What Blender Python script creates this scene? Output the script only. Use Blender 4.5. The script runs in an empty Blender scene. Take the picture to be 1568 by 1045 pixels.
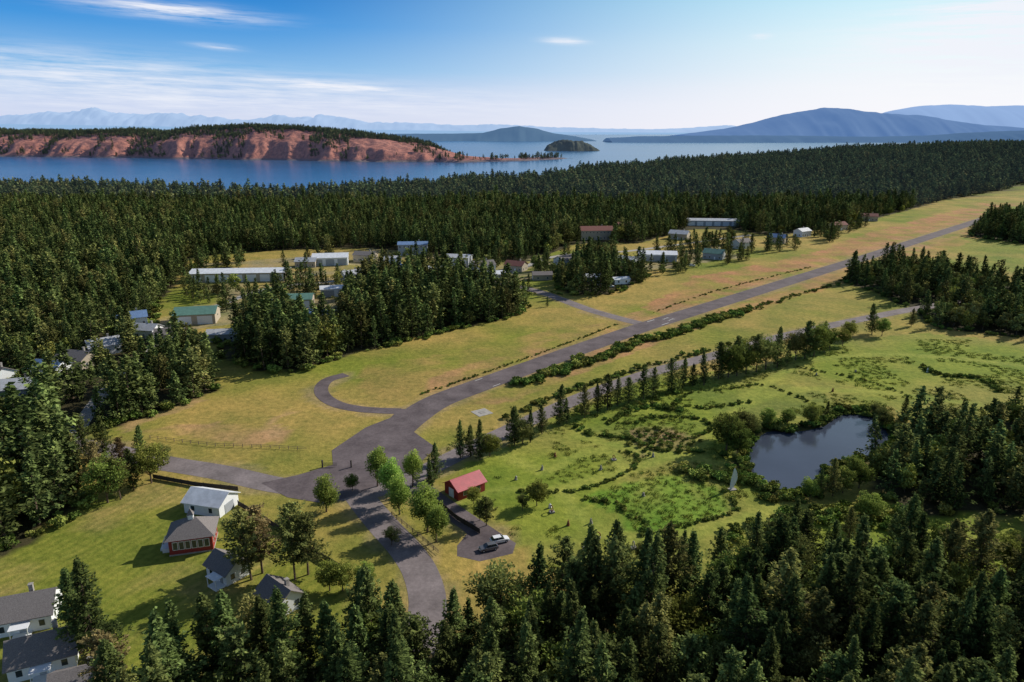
import bpy, math, numpy as np
from mathutils import Vector
from mathutils.geometry import tessellate_polygon
rad=math.radians
rng=np.random.default_rng(7)
scn=bpy.context.scene
F=1100.0; PITCH=rad(16.3); CH=90.0; SEA=-15.0
# ---------- survey helper: bearing/depression measured in the aerial photo -> metres on the ground
def G(px,py,z=0.0):
    a=(px-784)/F; b=-(py-522.5)/F
    dy=math.cos(PITCH)+b*math.sin(PITCH); dz=-math.sin(PITCH)+b*math.cos(PITCH)
    t=(z-CH)/dz
    return (a*t,dy*t)
def P(l,z=0.0): return [G(x,y,z) for x,y in l]
# ---------- noise
def h2(i,j,s):
    v=np.sin(i*127.1+j*311.7+s*74.7)*43758.5453
    return v-np.floor(v)
def vn(x,y,s=0):
    x=np.asarray(x,float);y=np.asarray(y,float)
    i=np.floor(x);j=np.floor(y);u=x-i;v=y-j;u=u*u*(3-2*u);v=v*v*(3-2*v)
    return (h2(i,j,s)*(1-u)+h2(i+1,j,s)*u)*(1-v)+(h2(i,j+1,s)*(1-u)+h2(i+1,j+1,s)*u)*v
def fbm(x,y,s=0,o=4):
    r=0;a=.5;t=0
    for k in range(o):
        r=r+a*vn(x*2**k,y*2**k,s+k);t+=a;a*=.5
    return r/t
def ss(t):
    t=np.clip(t,0,1); return t*t*(3-2*t)
def inpoly(x,y,poly):
    c=np.zeros(np.shape(x),bool);n=len(poly)
    for i in range(n):
        x1,y1=poly[i];x2,y2=poly[(i+1)%n]
        if y1==y2: continue
        k=((y1>y)!=(y2>y))&(x<(x2-x1)*(y-y1)/(y2-y1)+x1)
        c^=k
    return c
def dline(x,y,pts,closed=False):
    d=np.full(np.shape(x),1e9);n=len(pts)
    for i in range(n if closed else n-1):
        x1,y1=pts[i];x2,y2=pts[(i+1)%n]
        vx,vy=x2-x1,y2-y1;L=vx*vx+vy*vy+1e-9
        t=np.clip(((x-x1)*vx+(y-y1)*vy)/L,0,1)
        d=np.minimum(d,np.hypot(x-x1-t*vx,y-y1-t*vy))
    return d
def smooth(pts,n=8,closed=False):
    out=[];m=len(pts)
    for i in range(m if closed else m-1):
        g=lambda k: np.array(pts[k%m] if closed else pts[min(max(k,0),m-1)],float)
        p0,p1,p2,p3=g(i-1),g(i),g(i+1),g(i+2)
        for k in range(n):
            t=k/n
            out.append(tuple(.5*((2*p1)+(p2-p0)*t+(2*p0-5*p1+4*p2-p3)*t*t+(3*p1-p0-3*p2+p3)*t**3)))
    if not closed: out.append(tuple(pts[-1]))
    return out
# ---------- materials
def newmat(name):
    m=bpy.data.materials.new(name);m.use_nodes=True
    nt=m.node_tree;nt.nodes.clear();return m,nt
def nd(nt,t,**kw):
    n=nt.nodes.new(t)
    for k,v in kw.items(): setattr(n,k,v)
    return n
def noise(nt,vec,scale,detail=4,rough=.6):
    n=nd(nt,'ShaderNodeTexNoise');n.inputs['Scale'].default_value=scale;n.inputs['Detail'].default_value=detail;n.inputs['Roughness'].default_value=rough
    nt.links.new(vec,n.inputs['Vector']);return n.outputs['Fac']
def ramp(nt,fac,stops):
    r=nd(nt,'ShaderNodeValToRGB');e=r.color_ramp.elements
    while len(e)<len(stops): e.new(.5)
    for k,(p,c) in enumerate(stops):
        e[k].position=p;e[k].color=(c[0],c[1],c[2],1) if hasattr(c,'__len__') else (c,c,c,1)
    nt.links.new(fac,r.inputs[0]);return r.outputs[0]
def mixc(nt,fac,a,b,mode='MIX'):
    m=nd(nt,'ShaderNodeMix',data_type='RGBA',blend_type=mode)
    for s,v in ((0,fac),(6,a),(7,b)):
        if isinstance(v,bpy.types.NodeSocket): nt.links.new(v,m.inputs[s])
        elif s==0: m.inputs[0].default_value=v
        else: m.inputs[s].default_value=(v[0],v[1],v[2],1)
    return m.outputs[2]
def nosample(m):
    try: m.cycles.emission_sampling='NONE'
    except Exception as e_: print('es',e_)
def finish(nt,col,rough=.8,bump=None,bs=.3,bd=.1,spec=.3,metal=0,emit=0,ecol=None):
    p=nd(nt,'ShaderNodeBsdfPrincipled');o=nd(nt,'ShaderNodeOutputMaterial')
    if isinstance(col,bpy.types.NodeSocket): nt.links.new(col,p.inputs['Base Color'])
    else: p.inputs['Base Color'].default_value=(*col,1)
    p.inputs['Roughness'].default_value=rough;p.inputs['Metallic'].default_value=metal
    p.inputs['Specular IOR Level'].default_value=spec
    if emit:
        p.inputs['Emission Color'].default_value=(*(ecol or col),1);p.inputs['Emission Strength'].default_value=emit
    if bump is not None:
        b=nd(nt,'ShaderNodeBump');b.inputs['Distance'].default_value=bd
        if isinstance(bs,bpy.types.NodeSocket): nt.links.new(bs,b.inputs['Strength'])
        else: b.inputs['Strength'].default_value=bs
        nt.links.new(bump,b.inputs['Height']);nt.links.new(b.outputs[0],p.inputs['Normal'])
    nt.links.new(p.outputs[0],o.inputs[0]);return p
def mat_simple(name,c,rough=.7,var=.25,scale=2.0,metal=0,spec=.3,bs=.2):
    m,nt=newmat(name);tc=nd(nt,'ShaderNodeTexCoord').outputs['Object']
    f=noise(nt,tc,scale,4)
    lo=[max(0,v*(1-var)) for v in c];hi=[min(1,v*(1+var)) for v in c]
    finish(nt,ramp(nt,f,[(.3,lo),(.7,hi)]),rough,f,bs,.03,spec,metal);return m
def mat_metalroof(name,c):
    m,nt=newmat(name);tc=nd(nt,'ShaderNodeTexCoord').outputs['Object']
    w=nd(nt,'ShaderNodeTexWave',wave_type='BANDS',bands_direction='X');w.inputs['Scale'].default_value=1.0;w.inputs['Distortion'].default_value=0
    nt.links.new(tc,w.inputs['Vector']);f=noise(nt,tc,.6,4)
    c1=ramp(nt,f,[(.3,[v*.8 for v in c]),(.7,[min(1,v*1.12) for v in c])])
    finish(nt,c1,.45,w.outputs['Fac'],.5,.05,.5);return m
def mat_leaf(name,dark,light,hv=.03,tr=.3,airlight=None):
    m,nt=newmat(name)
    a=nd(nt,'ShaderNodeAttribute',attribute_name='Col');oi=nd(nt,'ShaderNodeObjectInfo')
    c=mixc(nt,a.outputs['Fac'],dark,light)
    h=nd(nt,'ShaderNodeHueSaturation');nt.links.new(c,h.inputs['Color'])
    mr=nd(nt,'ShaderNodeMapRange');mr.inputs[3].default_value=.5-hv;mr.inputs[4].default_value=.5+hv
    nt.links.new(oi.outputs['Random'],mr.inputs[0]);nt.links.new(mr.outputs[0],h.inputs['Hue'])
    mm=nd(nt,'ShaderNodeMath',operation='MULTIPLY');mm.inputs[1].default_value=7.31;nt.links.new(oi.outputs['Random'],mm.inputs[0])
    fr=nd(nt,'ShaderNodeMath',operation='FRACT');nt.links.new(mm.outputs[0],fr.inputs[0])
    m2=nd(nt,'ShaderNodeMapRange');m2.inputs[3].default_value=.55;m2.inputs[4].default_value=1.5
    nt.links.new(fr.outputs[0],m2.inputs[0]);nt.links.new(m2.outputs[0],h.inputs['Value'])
    p=nd(nt,'ShaderNodeBsdfDiffuse');nt.links.new(h.outputs[0],p.inputs['Color']);out=p.outputs[0]
    if tr>0:
        t=nd(nt,'ShaderNodeBsdfTranslucent');mx=nd(nt,'ShaderNodeMixShader');mx.inputs[0].default_value=tr
        nt.links.new(h.outputs[0],t.inputs['Color'])
        nt.links.new(out,mx.inputs[1]);nt.links.new(t.outputs[0],mx.inputs[2]);out=mx.outputs[0]
    if airlight:
        em=nd(nt,'ShaderNodeEmission');em.inputs[0].default_value=(*airlight,1);em.inputs[1].default_value=1
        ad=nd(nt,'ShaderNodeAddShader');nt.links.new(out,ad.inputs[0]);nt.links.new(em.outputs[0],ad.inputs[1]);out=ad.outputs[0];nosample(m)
    o=nd(nt,'ShaderNodeOutputMaterial');nt.links.new(out,o.inputs[0]);return m
M={}
M['bark']=mat_simple('bark',(.13,.09,.065),.9,.4,3)
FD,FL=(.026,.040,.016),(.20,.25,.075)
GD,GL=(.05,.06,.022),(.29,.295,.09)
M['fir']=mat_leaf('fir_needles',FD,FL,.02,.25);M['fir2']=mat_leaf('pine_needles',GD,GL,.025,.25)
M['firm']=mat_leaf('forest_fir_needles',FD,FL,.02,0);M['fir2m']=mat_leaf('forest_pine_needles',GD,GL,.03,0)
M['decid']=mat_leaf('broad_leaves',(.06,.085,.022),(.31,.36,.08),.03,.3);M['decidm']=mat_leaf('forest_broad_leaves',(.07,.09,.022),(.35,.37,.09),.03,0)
AIRLIGHT=(.005,.008,.012)  # airlight of distance, added to the far foliage as a faint bluish glow
M['firf']=mat_leaf('distant_fir_needles_hazed',(.028,.040,.021),(.17,.205,.08),.02,0,AIRLIGHT);M['fir2f']=mat_leaf('distant_pine_needles_hazed',(.045,.052,.024),(.25,.25,.095),.025,0,AIRLIGHT)
M['poplar']=mat_leaf('poplar_leaves',(.08,.13,.03),(.40,.50,.11),.02,.4)
M['dry']=mat_leaf('dry_pine_needles',(.075,.055,.03),(.38,.29,.13),.02,.3)
M['shrub']=mat_leaf('shrub_leaves',(.05,.075,.02),(.23,.30,.065),.03,0)
M['grasst']=mat_leaf('tall_grass',(.12,.15,.035),(.36,.39,.085),.03,0)
M['white']=mat_simple('white_paint',(.75,.76,.78),.6,.06)
M['whiteroof']=mat_metalroof('white_metal_roof',(.72,.74,.78))
M['red']=mat_simple('red_siding',(.28,.035,.03),.7,.2)
M['redroof']=mat_metalroof('red_metal_roof',(.45,.06,.08))
M['grayroof']=mat_simple('asphalt_shingle',(.19,.17,.165),.9,.35,6)
M['lightgrayroof']=mat_metalroof('gray_metal_roof',(.48,.49,.52))
M['greenroof']=mat_metalroof('green_metal_roof',(.12,.24,.19))
M['blueroof']=mat_metalroof('blue_metal_roof',(.15,.24,.42))
M['brownroof']=mat_simple('brown_shingle',(.22,.09,.075),.9,.3,6)
M['tan']=mat_simple('tan_siding',(.42,.36,.28),.7,.12)
M['graywall']=mat_simple('gray_siding',(.34,.36,.39),.7,.12)
M['glass']=mat_simple('window_glass',(.03,.04,.05),.08,.1,1,0,.8,0)
M['concrete']=mat_simple('concrete',(.36,.34,.31),.85,.2,1)
M['wood']=mat_simple('weathered_wood',(.17,.13,.10),.9,.3,4)
M['darkwood']=mat_simple('dark_fence_wood',(.06,.05,.045),.9,.3,4)
M['paint']=mat_simple('road_marking_paint',(.42,.41,.39),.7,.4,1.5)
M['carwhite']=mat_simple('white_car_paint',(.75,.76,.78),.25,.03,1,0,.5,0)
M['carblue']=mat_simple('blue_car_paint',(.05,.09,.2),.25,.03,1,.3,.5,0)
M['cargray']=mat_simple('gray_car_paint',(.2,.2,.21),.25,.03,1,.5,.5,0)
M['carred']=mat_simple('red_car_paint',(.35,.03,.03),.25,.03,1,.2,.5,0)
M['tyre']=mat_simple('tyre_rubber',(.02,.02,.02),.9,.1)
M['rust']=mat_simple('rusty_steel',(.25,.10,.05),.8,.4,2,.3)
M['stone']=mat_simple('stone',(.3,.28,.26),.9,.3,2)
def mat_asphalt(name,a,b):
    m,nt=newmat(name);tc=nd(nt,'ShaderNodeTexCoord').outputs['Object']
    f=noise(nt,tc,.12,6,.7);g=noise(nt,tc,1.3,4,.7)
    c=ramp(nt,f,[(.32,a),(.66,b)]);c=mixc(nt,1.0,c,ramp(nt,g,[(.3,.72),(.7,1.05)]),'MULTIPLY')
    finish(nt,c,.9,g,.3,.02,.2);return m
M['asphalt']=mat_asphalt('asphalt',(.095,.075,.08),(.19,.155,.16))
M['asphalt2']=mat_asphalt('worn_asphalt',(.16,.135,.135),(.29,.245,.245))
# ---------- mesh builder
class MB:
    def __init__(s): s.v=[];s.f=[];s.m=[]
    def poly(s,pts,mi=0):
        b=len(s.v);s.v+= [tuple(p) for p in pts];s.f.append(tuple(range(b,b+len(pts))));s.m.append(mi)
    def box(s,cx,cy,cz,sx,sy,sz,mi=0,rz=0):
        b=len(s.v);c,sn=math.cos(rz),math.sin(rz)
        for dz in(-.5,.5):
            for dx,dy in((-.5,-.5),(.5,-.5),(.5,.5),(-.5,.5)):
                x,y=dx*sx,dy*sy;s.v.append((cx+x*c-y*sn,cy+x*sn+y*c,cz+dz*sz))
        for q in((3,2,1,0),(4,5,6,7),(0,1,5,4),(1,2,6,5),(2,3,7,6),(3,0,4,7)):
            s.f.append(tuple(b+k for k in q));s.m.append(mi)
    def tube(s,p,q,r0,r1,n=6,mi=0,cap=False):
        p=Vector(p);q=Vector(q);d=(q-p).normalized();u=d.orthogonal().normalized();w=d.cross(u);b=len(s.v)
        for c,r in((p,r0),(q,r1)):
            for k in range(n):
                a=2*math.pi*k/n;s.v.append(tuple(c+(u*math.cos(a)+w*math.sin(a))*r))
        for k in range(n):
            s.f.append((b+k,b+(k+1)%n,b+n+(k+1)%n,b+n+k));s.m.append(mi)
        if cap:
            s.f.append(tuple(b+n+k for k in range(n)));s.m.append(mi);s.f.append(tuple(b+n-1-k for k in range(n)));s.m.append(mi)
    def mesh(s,name,mats):
        me=bpy.data.meshes.new(name);me.from_pydata(s.v,[],s.f)
        for m in mats: me.materials.append(m)
        me.polygons.foreach_set('material_index',s.m);me.update();return me
    def obj(s,name,mats,parent=None,loc=None):
        o=bpy.data.objects.new(name,s.mesh(name,mats));scn.collection.objects.link(o)
        if parent: o.parent=parent
        if loc: o.location=loc
        return o
# ---------- layout in metres
runway=P([(735,590),(870,541),(985,501),(1100,465),(1330,393),(1530,328)])
runstart=smooth(P([(598,668),(628,642),(670,615),(735,590)]),6)
RW=runstart[:-1]+runway
road1=smooth(P([(-60,655),(40,668),(110,680),(180,693),(250,709),(340,724),(420,742),(520,755),(575,750)]),6)
road2=smooth(P([(560,755),(600,745),(650,722),(700,697),(760,668),(860,622),(905,603),(1000,570),(1100,543),(1200,515),(1290,495),(1420,470),(1568,450),(1750,425)]),5)
road3=smooth(P([(545,752),(562,775),(590,808),(622,843),(645,880),(655,930),(640,1000)]),6)
road4=smooth(P([(630,738),(660,760),(690,782),(725,806),(760,830)]),6)
hook=smooth(P([(612,630),(580,629),(545,626),(515,619),(496,607),(492,594),(503,582),(530,574)]),6)
taxi=smooth(P([(985,497),(945,487),(900,474),(860,459),(825,447),(780,437),(735,432),(690,440)]),5)
lane1=smooth(P([(110,678),(130,640),(170,590),(230,540),(260,510),(330,470),(420,440),(520,430),(610,415),(700,425),(735,432)]),5)
lane2=smooth(P([(735,432),(790,415),(840,395),(900,388),(960,385),(1060,372),(1150,360)]),5)
apron=P([(612,626),(655,630),(634,662),(668,686),(640,712),(585,742),(540,760),(500,772),(440,762),(400,740),(455,728),(510,712),(508,690),(560,655),(598,640)])
parking=P([(672,772),(700,778),(745,805),(790,832),(785,848),(735,860),(700,852),(700,836),(715,818)])
pond=smooth(P([(1143,695),(1152,676),(1178,658),(1215,660),(1262,650),(1285,634),(1320,632),(1350,648),(1363,670),(1345,692),(1300,705),(1265,716),(1250,738),(1232,754),(1200,752),(1170,737),(1147,715)]),3,True)
RWW=11.5
ROADS=[(RW,RWW),(road1,8),(road2,7),(road3,7.5),(road4,6),(hook,5),(taxi,7),(lane1,5),(lane2,5)]
def coastY(x): return np.interp(x,[-4000,-1500,-900,-350,-120,40,160,500,1000,2000,4000],[1250,1350,1280,1040,1290,1330,1680,2000,2300,2600,2700])
def terrain(x,y):
    x=np.asarray(x,float);y=np.asarray(y,float)
    z=40*ss((x-100)/1500)*ss((y-900)/1000)+ (fbm(x/260,y/260,3)-.45)*16*ss((y-800)/500)
    d=coastY(x)+(fbm(x/80,y*0,9)-.5)*90-y
    z=-22+(z+22)*ss(d/70)
    sel=(y<240)&(x>0)&(x<160)&(y>60)
    if np.any(sel):
        dd=dline(x,y,pond,True);ins=inpoly(x,y,pond);sd=np.where(ins,-dd,dd)
        z=z-np.where(sel,1.0*ss((1.5-sd)/4),0)
    return z
# forests (ground footprints)
fA1=P([(-260,900),(0,852),(60,818),(112,790),(128,755),(110,712),(60,690),(-60,680),(-260,660)])
fA2=P([(70,655),(120,662),(170,655),(235,635),(322,602),(325,585),(300,550),(245,535),(180,520),(100,575),(50,585),(-60,560),(-60,630)])
fF=P([(-60,600),(-60,535),(110,505),(175,472),(240,455),(232,498),(240,540),(180,565)])
fB=P([(352,512),(338,545),(400,567),(450,571),(520,548),(640,518),(790,484),(804,468),(735,450),(640,440),(575,438),(548,455),(535,482),(470,505),(410,492),(380,500)])
fC=P([(852,440),(880,452),(930,452),(970,436),(992,422),(965,404),(900,398),(862,415)])
fD=P([(-500,600),(-60,548),(40,540),(110,512),(175,478),(250,458),(278,420),(290,398),(350,388),(460,382),(560,380),(720,393),(800,400),(850,385),(880,374),(980,372),(1060,352),(1120,352),(1180,362),(1290,348),(1378,325),(1440,308),(1540,292),(1568,287),(1700,280)])+[(3500,1300),(4500,4000),(-3500,4000),(-3500,200)]
fE=P([(1292,432),(1340,446),(1390,470),(1440,505),(1568,517),(1800,530),(1800,455),(1568,440),(1480,428),(1420,412),(1330,412)])
fE2=P([(1485,362),(1568,374),(1750,384),(1750,335),(1568,330),(1515,338)])
fH=P([(1340,752),(1330,722),(1372,700),(1385,665),(1420,650),(1500,655),(1568,640),(1800,620),(1800,860),(1568,800),(1500,775),(1440,790),(1380,790)])
fI=P([(190,1110),(280,1065),(350,1045),(480,1025),(560,1000),(640,995),(720,998),(800,965),(900,935),(980,970),(1040,940),(1120,925),(1200,900),(1300,915),(1380,890),(1480,920),(1568,935),(1850,925),(1850,1330),(100,1330)])
forests=[fA1,fA2,fF,fB,fC,fD,fE,fE2,fH,fI]
meadow=P([(690,700),(860,640),(1000,590),(1160,560),(1300,520),(1400,510),(1568,525),(1800,560),(1800,640),(1568,640),(1420,650),(1350,620),(1260,640),(1140,690),(1200,780),(1300,790),(1500,780),(1568,800),(1568,900),(1000,900),(820,860),(760,780)])
lawn=P([(-300,900),(0,856),(115,792),(235,735),(365,775),(480,850),(540,900),(560,960),(480,1060),(190,1130),(-300,1400)])
vivid=P([(900,765),(960,740),(1030,728),(1090,742),(1128,772),(1080,795),(1020,822),(985,822),(950,790)])
dry1=P([(225,655),(330,645),(440,660),(430,680),(300,672)])
dry1b=P([(400,672),(425,630),(440,632),(420,675)])
dry2=P([(560,560),(700,540),(860,500),(960,492),(870,530),(735,583),(640,612),(560,620),(545,590)])
dry3=P([(990,470),(1060,425),(1230,392),(1320,360),(1430,330),(1530,305),(1568,312),(1400,362),(1240,412),(1100,455),(1020,485)])
dry4=P([(180,650),(310,606),(320,612),(200,660)])
dry5=P([(1100,480),(1330,405),(1530,340),(1568,345),(1500,365),(1400,405),(1300,430),(1150,480)])
hang=P([(290,430),(300,405),(440,395),(620,375),(740,395),(1000,392),(1120,372),(1130,395),(1010,412),(800,430),(730,440),(640,420),(560,425),(530,480),(470,490),(400,485),(340,500),(240,515),(240,490),(330,455)])
wet=P([(960,662),(1010,655),(1075,672),(1070,690),(1010,688),(990,700),(960,680)])
marsh1=P([(1040,605),(1120,580),(1260,600),(1330,640),(1240,648),(1160,650),(1090,632)])
marsh2=P([(870,650),(960,630),(1080,650),(1090,700),(1000,710),(960,680)])
# ---------- ground
xs=np.concatenate([np.arange(-4200,-520,60),np.arange(-520,640,2.5),np.arange(640,4300,60)])
ys=np.concatenate([np.arange(-160,60,20),np.arange(60,520,2.2),np.arange(520,900,5),np.arange(900,3100,20)])
X,Y=np.meshgrid(xs,ys);ny,nx=X.shape
x=X.ravel();y=Y.ravel();z=terrain(x,y)
co=np.stack([x,y,z],1)
idx=np.arange(nx*ny).reshape(ny,nx)
q=np.stack([idx[:-1,:-1],idx[:-1,1:],idx[1:,1:],idx[1:,:-1]],-1).reshape(-1,4)
me=bpy.data.meshes.new('ground');me.vertices.add(len(co));me.vertices.foreach_set('co',co.ravel())
me.loops.add(q.size);me.loops.foreach_set('vertex_index',q.ravel().astype(np.int32))
me.polygons.add(len(q));me.polygons.foreach_set('loop_start',np.arange(0,q.size,4,dtype=np.int32))
me.update(calc_edges=True);me.polygons.foreach_set('use_smooth',np.ones(len(q),bool))
wx=x+(fbm(x/9,y/9,21)-.5)*9;wy=y+(fbm(x/9,y/9,22)-.5)*9
n1=fbm(x/45,y/45,1);n2=fbm(x/12,y/12,5)
def lerp(a,b,t): return a+(b-a)*np.clip(t,0,1)[:,None]
col=lerp(np.array([.18,.215,.032]),np.array([.34,.26,.075]),(n1-.32)*2.8)
def paint(poly,c,a=1.0,nz=None):
    global col
    k=inpoly(wx,wy,poly)*a
    if nz is not None: k=k*np.clip((nz-.25)*2.4,0,1)
    col=lerp(col,np.array(c),k)
paint(meadow,(.19,.25,.032),.8);paint(lawn,(.175,.205,.032),.85)
col=lerp(col,np.array([.28,.25,.07]),inpoly(x,y,meadow)*np.clip((n1-.48)*5,0,1)*.65)
col=lerp(col,np.array([.30,.235,.09]),inpoly(x,y,lawn)*np.clip((n2-.47)*4,0,1)*.7)
paint(dry2,(.33,.23,.08),.7,n2);paint(dry3,(.39,.20,.10),.95,n2);paint(dry1,(.38,.24,.12),.9,n2);paint(dry1b,(.42,.27,.14),.8,n2);paint(dry4,(.34,.24,.11),.9);paint(dry5,(.37,.23,.08),.85,n2)
paint(marsh1,(.12,.17,.04),.5,n2);paint(marsh2,(.13,.18,.04),.45,n2)
paint(vivid,(.14,.26,.028),.85,n2+.2);paint(wet,(.26,.18,.10),.9,n2)
paint(hang,(.28,.24,.15),.85,n2)
# winding mown paths of the sculpture park
parkpaths=[P([(700,780),(760,750),(860,748),(960,722),(1040,700),(1120,715)]),P([(860,748),(900,800),(960,830),(1060,815),(1160,790),(1260,780),(1500,830)]),P([(880,665),(980,690),(1060,690),(1110,640),(1200,600),(1330,600),(1500,620)]),P([(760,690),(830,720),(880,700),(930,690),(960,720)]),P([(1110,640),(1200,570),(1300,545),(1420,545),(1568,560)])]
for pth in parkpaths:
    col=lerp(col,np.array([.28,.31,.06]),ss((3.2-dline(wx*.5+x*.5,wy*.5+y*.5,smooth(pth,5)))/2)*.8)
col=lerp(col,np.array([.38,.22,.11]),(dline(x,y,runway)<20)*(n2-.33)*2.5*.85)
for pl,w in ROADS:
    d=dline(wx,wy,pl);col=lerp(col,np.array([.28,.22,.13]),ss((w/2+3-d)/3)*.6)
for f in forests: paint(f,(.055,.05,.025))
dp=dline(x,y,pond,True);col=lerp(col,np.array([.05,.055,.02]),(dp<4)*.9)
dc=coastY(x)-y;col=lerp(col,np.array([.12,.10,.08]),ss((60-dc)/30))
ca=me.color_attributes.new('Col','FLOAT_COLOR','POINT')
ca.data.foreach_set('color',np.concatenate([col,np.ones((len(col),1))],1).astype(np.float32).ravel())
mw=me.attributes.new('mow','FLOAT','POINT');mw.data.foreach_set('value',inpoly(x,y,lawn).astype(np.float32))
m,nt=newmat('grassland')
tc=nd(nt,'ShaderNodeTexCoord').outputs['Object'];atn=nd(nt,'ShaderNodeAttribute',attribute_name='Col');mo=nd(nt,'ShaderNodeAttribute',attribute_name='mow')
f1=noise(nt,tc,.05,5,.7);f2=noise(nt,tc,.5,5,.75)
c=mixc(nt,1.0,atn.outputs['Color'],ramp(nt,f1,[(.3,(.66,.78,.66)),(.7,(1.34,1.2,1.22))]),'MULTIPLY')
c=mixc(nt,1.0,c,ramp(nt,f2,[(.3,(.62,.68,.62)),(.7,(1.38,1.3,1.34))]),'MULTIPLY')
mp=nd(nt,'ShaderNodeMapping');mp.inputs['Rotation'].default_value=(0,0,rad(25));nt.links.new(tc,mp.inputs[0])
w=nd(nt,'ShaderNodeTexWave',wave_type='BANDS',bands_direction='X');w.inputs['Scale'].default_value=.14;w.inputs['Distortion'].default_value=2.5;w.inputs['Detail'].default_value=3;nt.links.new(mp.outputs[0],w.inputs['Vector'])
cm=mixc(nt,1.0,c,ramp(nt,w.outputs['Fac'],[(.2,(.9,.93,.9)),(.8,(1.09,1.05,1.08))]),'MULTIPLY')
c=mixc(nt,mo.outputs['Fac'],c,cm)
finish(nt,c,.95,f2,.8,.35,.1)
me.materials.append(m);go=bpy.data.objects.new('ground',me);scn.collection.objects.link(go)
# ---------- water
def mat_water(name,c,bscale,rough,bs,bd,spec=.5,calm=None):
    m,nt=newmat(name);tc=nd(nt,'ShaderNodeTexCoord').outputs['Object']
    f=noise(nt,tc,bscale,5,.6);g=noise(nt,tc,bscale*.03,4,.6)
    if calm: # wind-ruffled channel, calmer open water further out
        sx_=nd(nt,'ShaderNodeSeparateXYZ');nt.links.new(tc,sx_.inputs[0])
        ad=nd(nt,'ShaderNodeMath',operation='MULTIPLY_ADD');ad.inputs[1].default_value=1.6;nt.links.new(sx_.outputs[0],ad.inputs[0]);nt.links.new(sx_.outputs[1],ad.inputs[2])
        r_=nd(nt,'ShaderNodeMapRange');r_.inputs[1].default_value=calm[0];r_.inputs[2].default_value=calm[1];r_.inputs[3].default_value=bs;r_.inputs[4].default_value=calm[2]
        nt.links.new(ad.outputs[0],r_.inputs[0]);bs=r_.outputs[0]
    finish(nt,ramp(nt,g,[(.35,c),(.65,[v*1.3 for v in c])]),rough,f,bs,bd,spec);return m
b=MB();b.poly([(-70000,600,SEA),(70000,600,SEA),(70000,90000,SEA),(-70000,90000,SEA)])
b.obj('sea',[mat_water('sea_water',(.022,.085,.20),.08,.22,.34,.8,.5,(1500,5500,.03))])
def sheet(name,poly,z,mat):
    t=tessellate_polygon([[Vector((p[0],p[1],0)) for p in poly]])
    b=MB();b.v=[(p[0],p[1],z) for p in poly];b.f=[tuple(k) for k in t];b.m=[0]*len(t)
    o=b.obj(name,[mat])
    for pgn in o.data.polygons:
        if pgn.normal.z<0: pgn.flip()
    return o
pc=np.mean(pond,0);pw=[tuple(pc+(np.array(p)-pc)*1.12) for p in pond]
sheet('pond_water',pw,-.42,mat_water('pond_water',(.04,.05,.075),1.2,.12,.15,.05))
# ---------- roads
def ribbon(name,pts,w,z,mat,step=None):
    b=MB();n=len(pts);L=[]
    for i in range(n):
        p=np.array(pts[i]);a=np.array(pts[max(i-1,0)]);c=np.array(pts[min(i+1,n-1)])
        t=(c-a)/np.linalg.norm(c-a);nn=np.array([-t[1],t[0]]);L.append((p+nn*w/2,p-nn*w/2))
    for i in range(n-1):
        (a,b1),(c,d)=L[i],L[i+1];b.poly([(b1[0],b1[1],z),(d[0],d[1],z),(c[0],c[1],z),(a[0],a[1],z)])
    return b.obj(name,[mat])
ribbon('runway',RW,RWW,.040,M['asphalt']);sheet('apron_pavement',apron,.048,M['asphalt'])
ribbon('road',road1,8,.032,M['asphalt2']);ribbon('road',road2,7,.036,M['asphalt2']);ribbon('road',road3,7.5,.028,M['asphalt2'])
ribbon('driveway',road4,6,.024,M['asphalt']);sheet('parking_lot_pavement',parking,.020,M['asphalt'])
ribbon('taxiway',hook,5,.052,M['asphalt']);ribbon('taxiway',taxi,7,.030,M['asphalt2']);ribbon('lane',lane1,5,.016,M['concrete']);ribbon('lane',lane2,5,.012,M['concrete'])
# runway markings
b=MB()
def along(pts,s):
    for i in range(len(pts)-1):
        a=np.array(pts[i]);c=np.array(pts[i+1]);l=np.linalg.norm(c-a)
        if s<=l: return a+(c-a)*s/l,math.atan2(*(c-a)[::-1])
        s-=l
    return np.array(pts[-1]),0
tot=sum(np.linalg.norm(np.array(runway[i+1])-np.array(runway[i])) for i in range(len(runway)-1))
s0=min(range(0,int(tot)),key=lambda s:np.hypot(*(along(runway,s)[0]-np.array(G(1022,489)))))
p,a=along(runway,s0)
t=np.array([math.cos(a),math.sin(a)]);nn=np.array([-t[1],t[0]])
for k in(-4.2,4.2): qd=p+nn*k-t*9;b.box(qd[0],qd[1],.055,6,.6,.012,0,a)
for k in(-1.6,1.6):
    for j,(dx,dy,sx,sy) in enumerate([(0,0,4,.5),(2,.0,.5,1.6),(-2,0,.5,1.6)]): qd=p+nn*(k+dy)+t*dx;b.box(qd[0],qd[1],.055+.001*j,sx,sy,.012,0,a)
p,a=along(runway,4);nn=np.array([-math.sin(a),math.cos(a)])
for k in(-4.6,4.6): qd=p+nn*k;b.box(qd[0],qd[1],.055,4,.4,.012,0,a)
b.obj('runway_marking',[M['paint']])
b=MB();gx,gy=G(738,632);b.box(gx,gy,.04,5.5,5.5,.06,0,.6);b.box(gx,gy,.09,2,2,.06,1,.6);b.obj('concrete_pad',[M['concrete'],M['stone']])
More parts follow.
